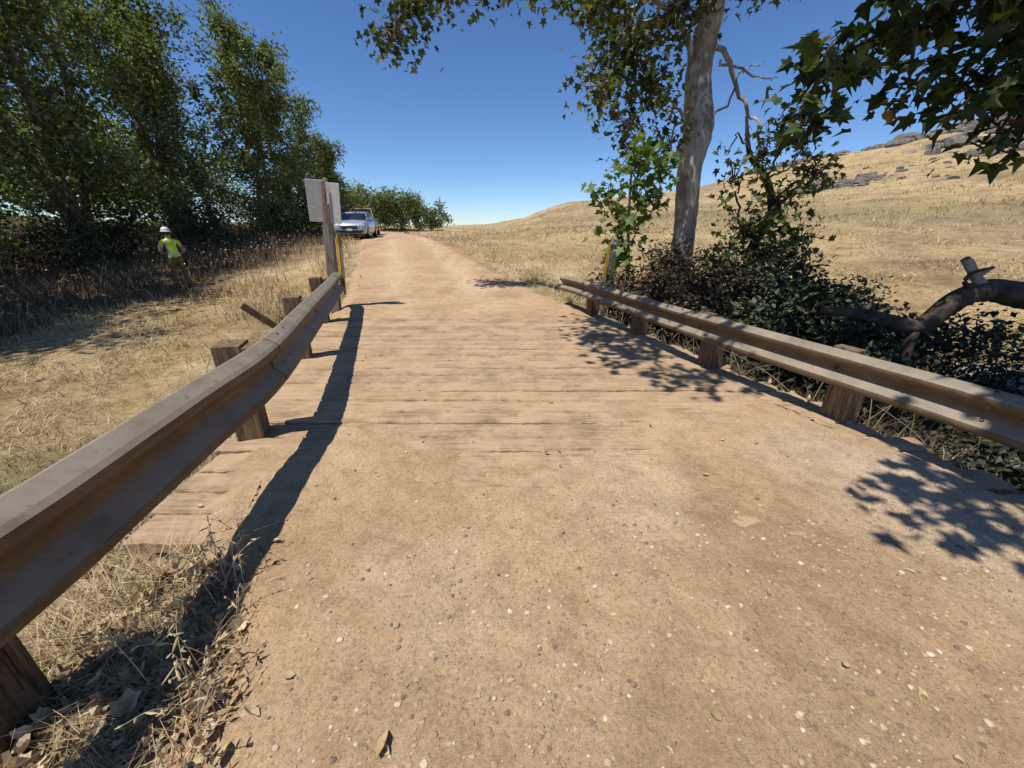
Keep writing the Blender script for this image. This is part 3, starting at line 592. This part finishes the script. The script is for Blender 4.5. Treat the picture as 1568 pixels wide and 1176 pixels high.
# ---------------------------------------------------------------- grasses
def blades(name,P,h,wd,lean,mat,seed):
    r=np.random.default_rng(seed); n=len(P); a=r.random(n)*np.pi*2; b=r.random(n)*np.pi*2
    d=np.stack([np.cos(a),np.sin(a),0*a],-1)*wd[:,None]*.5; l=np.stack([np.cos(b),np.sin(b),0*b],-1)*(lean*h)[:,None]
    up=np.zeros((n,3)); up[:,2]=h
    V=np.stack([P-d,P+d,P+d*.6+l*.4+up*.62,P-d*.6+l*.4+up*.62,P+l+up],1)
    k=5*np.arange(n)[:,None]
    F=np.concatenate([k+np.array([[0,1,2]]),k+np.array([[0,2,3]]),k+np.array([[3,2,4]])])
    return mesh_np(name,V.reshape(-1,3),F,mat)
def sample(n,r0,r1,a0,a1,seed):
    r=np.random.default_rng(seed); az=np.radians(r.uniform(a0,a1,n)); d=np.exp(r.uniform(math.log(r0),math.log(r1),n))
    x=d*np.sin(az); y=d*np.cos(az); return x,y,d,r
def offroad(x,y,m=0.0):
    w_=Wl(x,y); l=np.interp(y,ys,wl); rt=np.interp(y,ys,wr); return (w_<l-m)|(w_>rt+m)
deckm=lambda x,y:(y>1.5)&(y<7.1)&(np.abs(Wl(x,y))<2.75)
x,y,d,r=sample(290000,2.2,75,-64,62,41)
w_=Wl(x,y); rvv=ss(2.6,3.4,w_)*(1-ss(8,11,w_))*(1-ss(8.5,11.5,y))
shade=(x<-10.5)&(y>6)
dn=.30+1.3*fbm(x,y,.8,3)+.7*fbm(x,y,3,6)
k=offroad(x,y,.02)&~deckm(x,y)&(r.random(len(x))<dn)&(r.random(len(x))>rvv*.93)&(r.random(len(x))>shade*.75)&(r.random(len(x))>.45*ss(15,50,d))
x,y,d=x[k],y[k],d[k]; h=(.03+.09*r.random(len(x))**2)*(1+1.3*ss(.0,.5,fbm(x,y,.7,23)))*(1+.02*d)
near_edge=np.exp(-((np.abs(Wl(x,y))-2.9)/.5)**2)*(y>7); h=h*(1+1.0*near_edge)
blades('dry_grass',np.stack([x,y,H(x,y)-.01],-1),h,.003+.0010*d,.6+1.8*r.random(len(x)),M_straw,42)
x,y,d,r=sample(60000,3,40,-50,35,43); w_=Wl(x,y)
pr=np.exp(-((w_+3.3)/.6)**2)*(y>3.5)*1.0+.8*np.exp(-((w_+4.4)/1.3)**2)*(y>8)+np.exp(-((w_-3.1)/.4)**2)*((y>6.8))*.5
k=offroad(x,y,.12)&~deckm(x,y)&(r.random(len(x))<pr*(.1+1.8*ss(.0,.4,fbm(x,y,1.4,77))))
x,y,d=x[k],y[k],d[k]; blades('tall_dry_grass',np.stack([x,y,H(x,y)-.02],-1),.12+.38*r.random(len(x)),.004+.0009*d,.15+.6*r.random(len(x)),M_straw,44)
x,y,d,r=sample(120000,7,45,-64,-14,45)
pr=ss(8.8,11.5,-x)*(.25+1.3*ss(-.1,.4,fbm(x,y,.6,15)))+.35*ss(.15,.4,fbm(x,y,.5,51))*(y>8)
k=offroad(x,y,.4)&(r.random(len(x))<pr)
x,y,d=x[k],y[k],d[k]; blades('brown_weeds',np.stack([x,y,H(x,y)-.02],-1),(.15+.5*r.random(len(x))**1.5)*(.7+.5*ss(10,15,-x)),.006+.0010*d,.1+.6*r.random(len(x)),M_weed,46)
x,y,d,r=sample(30000,24,100,3,62,57); k=(Wl(x,y)>4)&(r.random(len(x))<.6*ss(.0,.5,fbm(x,y*2,.12,70)+.9*fbm(x,y,.7,7)))
x,y,d=x[k],y[k],d[k]; blades('hill_grass_tufts',np.stack([x,y,H(x,y)-.03],-1),.08+.18*r.random(len(x)),.004+.0014*d,.4+1.2*r.random(len(x)),simple('faded_tuft',(.33,.25,.14),.9,0,.4,.3,0),58)
x,y,d,r=sample(5000,12,32,-60,-18,47); k=(x<-9.5)&(r.random(len(x))<ss(-.1,.3,fbm(x,y,.5,19)))&(Wl(x,y)<-4.5)
x,y=x[k],y[k]; P=np.stack([x,y,H(x,y)+.35+.5*r.random(len(x))],-1)
leaves('weed_seed_heads',P,.07,T_rhomb,M_straw,None,r,2.0)
r=np.random.default_rng(48); n=16000; x=-3.7+r.normal(size=n)*1.0; y=2.1+r.normal(size=n)*.9; k=(Wl(x,y)<-2.85)&(r.random(n)<.5+fbm(x,y,2,4)); x,y=x[k],y[k]
blades('green_grass',np.stack([x,y,H(x,y)-.01],-1),.02+.07*r.random(len(x)),np.full(len(x),.006),.3+1.5*r.random(len(x)),M_grn,49)
r=np.random.default_rng(50); n=20000; y=r.uniform(-.4,3.2,n); w_=-2.0-abs(r.normal(size=n))*.6; x=xc(y)+w_/CO
k=~deckm(x,y)&(r.random(n)<.25+1.2*ss(-.1,.35,fbm(x,y,2.4,5))); x,y=x[k],y[k]
blades('dry_stalks',np.stack([x,y,H(x,y)+.01],-1),.02+.09*r.random(len(x))**2,np.full(len(x),.003),.6+3.0*r.random(len(x)),M_straw,51)
a=Acc(); r=np.random.default_rng(52)
for i in range(60):
    cl_=[(.95,-2.05),(1.25,-2.1),(.75,-2.0),(1.5,-2.2),(1.1,-2.4)][i%5]
    yy=cl_[0]+r.normal()*.09; ww=cl_[1]+r.normal()*.09; p=np.array([float(xc(yy))+ww/CO,yy,0]); p[2]=float(H(p[0],p[1]))
    dr=np.array([r.normal()*.35+.05,r.normal()*.35,0]); ln=r.uniform(.12,.32)
    q=smoothline([p,p+dr*.3*ln+[0,0,.5*ln],p+dr*.7*ln+[0,0,.85*ln],p+dr*1.1*ln+[0,0,.95*ln]],4); a.tube(q,np.linspace(.0024,.001,len(q)),4)
    for j in range(r.integers(3,9)):
        c=q[r.integers(5,len(q))]; e=c+r.normal(size=3)*.016; a.tube([c,(c+e)/2,e],[.0014,.0045,.001],4)
a.obj('dry_weed_stems',simple('pale_dry_stem',(.54,.43,.25),.85,0,20,.25,0),None)
r=np.random.default_rng(60); n=9500; y=r.uniform(-.3,2.5,n); w_=-1.92-abs(r.normal(size=n))*.62; x=xc(y)+w_/CO
k=~deckm(x,y)&(r.random(n)<.5+1.1*fbm(x,y,2.2,9)); x,y=x[k],y[k]; P=np.stack([x,y,H(x,y)+.010+.035*r.random(len(x))],-1)
h_=len(P)//5
leaves('leaf_litter',P[:h_],.03+.05*r.random(h_)**2,T_curl,M_litter,None,r,.5)
leaves('leaf_litter',P[h_:],.018+.042*r.random(len(P)-h_)**1.7,T_oval,M_litter,None,r,.4)
n=2600; y=r.uniform(.8,5.2,n); w_=2.6+abs(r.normal(size=n))*.8; x=xc(y)+w_/CO; k=~deckm(x,y); x,y=x[k],y[k]; P=np.stack([x,y,H(x,y)+.02],-1)
leaves('leaf_litter',P,.03+.05*r.random(len(P)),T_oval,M_litter,None,r,.6)
n=16000; y=r.uniform(.6,5.8,n); w_=2.62+abs(r.normal(size=n))*.8; x=xc(y)+w_/CO; k=~deckm(x,y)&(r.random(n)<.5+fbm(x,y,2,8));x,y=x[k],y[k]
blades('ravine_dry_grass',np.stack([x,y,H(x,y)],-1),.04+.22*r.random(len(x)),np.full(len(x),.005),.4+1.8*r.random(len(x)),M_weed,61)
fl=[(-.42,.76),(-.45,.73),(-.95,.74),(-.88,.80),(-1.0,.70),(-.82,.93),(1.32,.98),(1.52,.88),(.72,.78),(.60,3.25),(-.9,2.2),(1.35,2.2),(2.2,1.9),(.9,2.0),(-.2,3.4),(.4,3.4),(.35,2.55),(.25,2.5),(1.9,2.6),(-1.3,1.6),(1.2,2.9),(2.0,1.4),(-.3,5.4),(.6,5.8),(-1.9,1.9)]
rq=np.random.default_rng(5); yy_=rq.uniform(.6,7,90); xx_=xc(yy_)+rq.uniform(-2,2.3,90)/CO
fx=np.r_[[p[0] for p in fl],xx_]; fy=np.r_[[p[1] for p in fl],yy_]; fz=np.maximum(road_h(fx,fy),np.where((fy>1.7)&(fy<7),.002,-1))+.004
sz_=np.r_[.08,.06,.08,.07,.065,.055,.05,.055,np.full(len(fl)-8,.05),rq.uniform(.012,.035,90)]
leaves('fallen_leaves',np.stack([fx,fy,fz],-1),sz_,T_oval,leafmat('fallen_leaf',[(0,(.35,.25,.12)),(.7,(.56,.44,.24)),(1,(.45,.42,.17))],0,rough=.7),None,r,2.0)

# ---------------------------------------------------------------- vehicles
def carpaint(name,c,rough=.3,metal=.3):
    m,nt,out=newmat(name); n=noise(nt,3,5); cc=ramp(nt,n,[(.3,tuple(q*.88 for q in c)),(.7,c)]); p=finish(nt,out,cc,rough,(),metal,.5); p.inputs['Coat Weight'].default_value=.5; return m
M_silver=carpaint('silver_paint',(.42,.46,.52)); M_amber=carpaint('orange_yellow_paint',(.36,.21,.06),.4,.0)
M_glass=simple('dark_glass',(.02,.025,.03),.08,0,2,.1,0,.6); M_black=simple('black_plastic',(.02,.02,.02),.6,0,10,.2,.02)
M_tyre=simple('tyre',(.025,.024,.022),.9,0,20,.2,.05); M_rim=simple('alloy_rim',(.4,.4,.4),.35,.8,10,.1,.0)
M_lamp=simple('headlamp_lens',(.75,.77,.8),.15,.1,10,.05,0,.6)
def rsec(y,hw,zb,zt,n=1.0,tuck=.06):
    return np.array([[-hw+tuck,y,zb],[-hw,y,zb+(zt-zb)*.3],[-hw,y,zb+(zt-zb)*.62],[-hw+tuck*.6,y,zb+(zt-zb)*.86],[-hw+tuck*2.2,y,zt],[0,y,zt+.02*n],[hw-tuck*2.2,y,zt],[hw-tuck*.6,y,zb+(zt-zb)*.86],[hw,y,zb+(zt-zb)*.62],[hw,y,zb+(zt-zb)*.3],[hw-tuck,y,zb]])
def loftobj(name,secs,mat,parent,smooth=True):
    V=np.stack(secs); n,k,_=V.shape; V=V.reshape(-1,3)
    i=np.arange(n-1)[:,None]; j=np.arange(k)[None]; j2=(j+1)%k
    F=[tuple(int(u) for u in q) for q in np.stack([i*k+j,(i+1)*k+j,(i+1)*k+j2,i*k+j2],-1).reshape(-1,4)]
    F.append(tuple(range(k))); F.append(tuple(reversed(range((n-1)*k,n*k))))
    me=bpy.data.meshes.new(name); me.from_pydata([tuple(v) for v in V],[],F); me.materials.append(mat)
    for p in me.polygons: p.use_smooth=smooth
    bm=bmesh.new(); bm.from_mesh(me); bmesh.ops.recalc_face_normals(bm,faces=bm.faces); bm.to_mesh(me); bm.free()
    o=link(bpy.data.objects.new(name,me),parent)
    m=o.modifiers.new('b','BEVEL'); m.width=.02; m.segments=2; m.limit_method='ANGLE'; m.angle_limit=.6
    return o
def car(name,loc,rot,paint,hw=.90,L_=4.4,hood=.98,roof=1.5,belt=1.02,truck=False):
    E=empty(name,loc); E.rotation_euler=(0,0,rot); f=-L_/2; rr_=L_/2
    loftobj('body',[rsec(f,hw*.80,.34,.66),rsec(f+.10,hw*.93,.24,hood-.18),rsec(f+.35,hw*.99,.22,hood-.08),rsec(f+1.15,hw,.22,hood),rsec(f+1.3,hw,.24,belt),rsec(rr_-1.0,hw,.24,belt+.02),rsec(rr_-.25,hw*.98,.26,belt),rsec(rr_,hw*.9,.36,belt-.12)],paint,E)
    ce=rr_-.35 if not truck else .75
    lo=[(-hw*.90,f+1.18),(hw*.90,f+1.18),(hw*.93,0),(hw*.88,ce),(-hw*.88,ce),(-hw*.93,0)]
    up=[(-hw*.70,f+1.95),(hw*.70,f+1.95),(hw*.74,.25),(hw*.66,ce-.45*(not truck)-.1),(-hw*.66,ce-.45*(not truck)-.1),(-hw*.74,.25)]
    V=[(x_,y_,belt-.03) for x_,y_ in lo]+[(x_,y_,roof-.07) for x_,y_ in up]; F=[(i,(i+1)%6,(i+1)%6+6,i+6) for i in range(6)]+[(6,7,8,9,10,11)]
    me=bpy.data.meshes.new('glasshouse'); me.from_pydata(V,[],F); me.materials.append(M_glass); link(bpy.data.objects.new('windows',me),E)
    rs=[]
    for (y_,w0,zz) in [(f+1.90,hw*.70,roof-.085),(f+2.05,hw*.74,roof-.03),(.2,hw*.77,roof),(ce-.75*(not truck)-.2,hw*.73,roof-.02),(ce-.42*(not truck),hw*.68,roof-.08)]:
        rs.append(np.array([[-w0,y_,zz-.045],[-w0+.02,y_,zz],[-w0*.5,y_,zz+.018],[0,y_,zz+.022],[w0*.5,y_,zz+.018],[w0-.02,y_,zz],[w0,y_,zz-.045]]))
    loftobj('roof',rs,paint,E)
    a=Acc()
    for s in (-1,1):
        a.tube([(s*hw*.905,f+1.16,belt-.02),(s*hw*.71,f+1.95,roof-.06)],[.035,.03],6)
        a.tube([(s*hw*.94,.05,belt-.02),(s*hw*.75,.2,roof-.05)],[.03,.025],6)
        a.tube([(s*hw*.89,ce,belt-.02),(s*hw*.68,ce-.45*(not truck)-.1,roof-.06)],[.05,.04],6)
    a.obj('pillars',paint,E,True)
    a=Acc()
    for s in (-1,1):
        a.box((s*(hw+.10),f+1.45,belt+.06),(.20,.09,.13),0)
    a.obj('mirrors',paint if not truck else M_black,E,bevel=.03)
    a=Acc(); a.box((0,f+.035,.60),(hw*.95,.10,.17)); a.box((0,f+.02,.36),(hw*1.3,.12,.14)); 
    for s in (-1,1): a.box((s*hw*.72,f+.05,.38),(.2,.10,.13))
    for s in (-1,1):
        for yy in (f+.85,rr_-.85):
            a.tube([(s*(hw-.20),yy,.36),(s*(hw+.004),yy,.36)],[.40,.40],24)
    a.obj('grille_and_arches',M_black,E)
    a=Acc()
    for s in (-1,1): a.box((s*hw*.70,f+.10,.70),(.40,.16,.14),s*.32)
    a.obj('headlamps',M_lamp,E,bevel=.03)
    a=Acc(); a.box((0,f-.045,.47),(.32,.02,.13)); a.obj('licence_plate',M_white,E)
    a=Acc(); a.box((0,f-.02,.67),(.75,.02,.02)); a.box((0,f-.02,.60),(.75,.02,.012)); a.obj('chrome',M_rim,E)
    T=Acc(); Rm=Acc()
    for s in (-1,1):
        for yy in (f+.85,rr_-.85):
            T.tube([(s*(hw-.22),yy,.34),(s*(hw-.20),yy,.34),(s*(hw-.0),yy,.34),(s*(hw+.012),yy,.34)],[.28,.34,.34,.29],24)
            Rm.tube([(s*(hw-.02),yy,.34),(s*(hw+.018),yy,.34),(s*(hw+.019),yy,.34)],[.22,.21,.02],12)
    T.obj('tyres',M_tyre,E,True); Rm.obj('rims',M_rim,E)
    a=Acc()
    if not truck:
        for s in (-1,1): a.tube([(s*hw*.66,f+2.1,roof+.0),(s*hw*.68,f+2.2,roof+.05),(s*hw*.68,1.0,roof+.05),(s*hw*.66,1.15,roof)],[.018]*4,6)
        a.obj('roof_rails',M_black,E)
    else:
        a.box((0,f+2.3,roof+.09),(1.15,.22,.10)); a.obj('light_bar',M_yellow,E,bevel=.03)
        a=Acc(); 
        for s in (-1,1): a.box((s*.75,.95,1.45),(.06,.06,.9))
        a.box((0,.95,1.9),(1.56,.06,.06)); a.box((0,.95,1.6),(1.5,.05,.05)); a.obj('cargo_rack',M_black,E)
    return E
def gz(x,y): return max(float(road_z(y)),float(H(x,y)))
car('parked_car',(-9.85,26.4,gz(-9.85,26.4)+.0),.16,M_silver,hw=.93)
car('parked_truck',(-11.75,33.0,gz(-11.75,33.0)),.24,M_amber,hw=1.0,L_=5.4,hood=1.2,belt=1.25,roof=1.95,truck=True)

# ---------------------------------------------------------------- person (surveyor in hi-vis vest)
def person(loc,rot):
    J={};Ed=[];R={}
    def j(n,p,r_,par=None):
        J[n]=p; R[n]=r_
        if par: Ed.append((par,n))
    j('pel',(0,0,.98),.155); j('wst',(0,.0,1.12),.135,'pel'); j('chs',(0,-.05,1.32),.155,'wst'); j('upc',(0,-.08,1.45),.12,'chs'); j('nek',(0,-.10,1.54),.058,'upc'); j('hd0',(0,-.125,1.62),.075,'nek'); j('hd1',(0,-.14,1.70),.098,'hd0'); j('hd2',(0,-.14,1.77),.085,'hd1')
    j('nose',(0,-.245,1.675),.014,'hd1')
    for s,n in ((1,'l'),(-1,'r')):
        j(n+'sh',(s*.19,-.08,1.44),.07,'upc'); 
        el=(s*.29,-.03,1.17) ; wr_=(s*.20,-.25,1.08+.03*s)
        j(n+'el',el,.046,n+'sh'); j(n+'wr',wr_,.030,n+'el'); j(n+'pa',(wr_[0]-s*.02,wr_[1]-.08,wr_[2]-.01),.034,n+'wr')
        pa=J[n+'pa']
        for k,(dx,ln) in enumerate(((-.030,.065),(-.010,.08),(.010,.075),(.030,.055))):
            j(n+'f%da'%k,(pa[0]+dx,pa[1]-.045,pa[2]-.004),.010,n+'pa'); j(n+'f%db'%k,(pa[0]+dx,pa[1]-.045-ln*.5,pa[2]-.022),.009,n+'f%da'%k); j(n+'f%dc'%k,(pa[0]+dx,pa[1]-.045-ln*.6,pa[2]-.022-ln*.4),.008,n+'f%db'%k)
        j(n+'ta',(pa[0]-s*.035,pa[1]+.01,pa[2]+.005),.012,n+'pa'); j(n+'tb',(pa[0]-s*.055,pa[1]-.03,pa[2]-.01),.010,n+'ta')
        j(n+'hp',(s*.10,.0,.90),.105,'pel'); j(n+'kn',(s*.13,-.05*(1 if s>0 else -.5),.50),.070,n+'hp'); j(n+'an',(s*.14,.04*(1 if s>0 else 2),.10),.048,n+'kn'); j(n+'ft',(s*.155,-.13+(.06 if s<0 else 0),.045),.045,n+'an')
        j(n+'er',(s*.100,-.13,1.675),.016,'hd1')
    names=list(J); idx={n:i for i,n in enumerate(names)}
    me=bpy.data.meshes.new('p'); me.from_pydata([J[n] for n in names],[(idx[a],idx[b]) for a,b in Ed],[])
    o=bpy.data.objects.new('ptmp',me); S.collection.objects.link(o)
    sk=o.modifiers.new('s','SKIN'); 
    for n in names:
        v=me.skin_vertices[0].data[idx[n]]; v.radius=(R[n],R[n]*(.72 if n in('chs','upc','wst','pel') else 1)); v.use_root=(n=='pel')
    sb=o.modifiers.new('sub','SUBSURF'); sb.levels=2; sb.render_levels=2
    dg=bpy.context.evaluated_depsgraph_get(); nm=bpy.data.meshes.new_from_object(o.evaluated_get(dg)); bpy.data.objects.remove(o)
    E=empty('surveyor_person',loc); E.rotation_euler=(0,0,rot); E.scale=(1.02,1.02,.97)
    M_vest=simple('hi_vis_fabric',(.50,.70,.03),.7,0,18,.12,.2); M_refl=simple('reflective_tape',(.6,.62,.6),.3,.3,20,.1,0); M_shirt=simple('grey_shirt',(.14,.15,.17),.9,0,20,.2,.1)
    M_pant=simple('brown_trousers',(.17,.10,.055),.9,0,14,.25,.2); M_skin=simple('skin',(.42,.25,.17),.55,0,20,.1,.02); M_boot=simple('boots',(.06,.04,.03),.8,0,20,.2,.1); M_hair=simple('hair',(.05,.035,.025),.8,0,40,.3,.2)
    for m in (M_pant,M_vest,M_refl,M_skin,M_boot,M_hair,M_shirt): nm.materials.append(m)
    for p in nm.polygons:
        c=p.center; p.use_smooth=True; ax=abs(c.x)
        if c.z<.14: k=4
        elif c.z<1.0 and c.y>-.2: k=0
        elif c.z>1.545: k=5 if (c.y>-.13 and c.z>1.63) else 3
        elif (c.y<-.17 and ax>.1 and c.z<1.25) : k=3
        elif ax>.235 : k=6 if c.z>1.24 else 3
        elif ax>.20 and c.z<1.3: k=3
        else: k=2 if (1.10<c.z<1.15 or (.085<ax<.13)) else 1
        p.material_index=k
    nm.name='body'; link(bpy.data.objects.new('body',nm),E)
    a=Acc(); th=np.linspace(0,2*np.pi,20,endpoint=False); prof=[(.150,1.735),(.118,1.742),(.116,1.77),(.105,1.82),(.075,1.855),(.035,1.872),(.004,1.876)]
    V=np.array([[rr_*math.cos(t)*.95,-.14+rr_*math.sin(t)*(1.12 if math.sin(t)<0 and i_==0 else 1.03),zz] for i_,(rr_,zz) in enumerate(prof) for t in th])
    i=np.arange(len(prof)-1)[:,None]; jj=np.arange(20)[None]; j2=(jj+1)%20
    a.add(V,np.stack([i*20+jj,i*20+j2,(i+1)*20+j2,(i+1)*20+jj],-1).reshape(-1,4)); a.obj('hard_hat',M_white,E,True)
    a=Acc()
    for s in (-1,1): a.tube([(s*.035,-.225,1.695),(s*.035,-.238,1.695)],[.012,.004],8)
    a.obj('eyes',M_black,E); a=Acc(); a.box((0,-.226,1.635),(.045,.012,.008)); a.obj('mouth',M_hair,E)
    a=Acc(); a.box((0,-.38,1.10),(.23,.28,.012),0,(.35,0)); a.obj('clipboard',M_signback,E,bevel=.004)
    return E
person((-10.35,12.4,float(H(-10.35,12.4))-.03),math.radians(-128))

# ---------------------------------------------------------------- light, sky, camera
el=math.radians(65); hx,hy=.83,.557
sd=Vector((-hx*math.cos(el),-hy*math.cos(el),math.sin(el)))
sun=bpy.data.lights.new('sun','SUN'); sun.energy=5.0; sun.angle=math.radians(.53); sun.color=(1,.96,.895)
so=bpy.data.objects.new('sun',sun); so.rotation_euler=sd.to_track_quat('Z','Y').to_euler(); link(so)
W=bpy.data.worlds.new('World'); S.world=W; W.use_nodes=True; nt=W.node_tree; bg=nt.nodes['Background']
sk=nt.nodes.new('ShaderNodeTexSky'); sk.sky_type='NISHITA'; sk.sun_disc=False; sk.sun_elevation=el; sk.sun_rotation=math.atan2(-hx,-hy); sk.altitude=1400; sk.air_density=.9; sk.dust_density=0.0; sk.ozone_density=2.0
hs=nt.nodes.new('ShaderNodeHueSaturation'); hs.inputs['Saturation'].default_value=1.10
tint=nt.nodes.new('ShaderNodeMix'); tint.data_type='RGBA'; tint.blend_type='MULTIPLY'; tint.inputs[0].default_value=1; tint.inputs[7].default_value=(.82,.95,1.14,1)
nt.links.new(sk.outputs[0],hs.inputs['Color']); nt.links.new(hs.outputs[0],tint.inputs[6]); nt.links.new(tint.outputs[2],bg.inputs[0]); bg.inputs[1].default_value=.12
cd=bpy.data.cameras.new('camera'); cd.sensor_width=36; cd.lens=13.52; cd.clip_start=.05; cd.clip_end=5000
cam=bpy.data.objects.new('camera',cd); cam.location=(0,0,1.6); cam.rotation_euler=(math.radians(90-22.4),0,0); link(cam); S.camera=cam
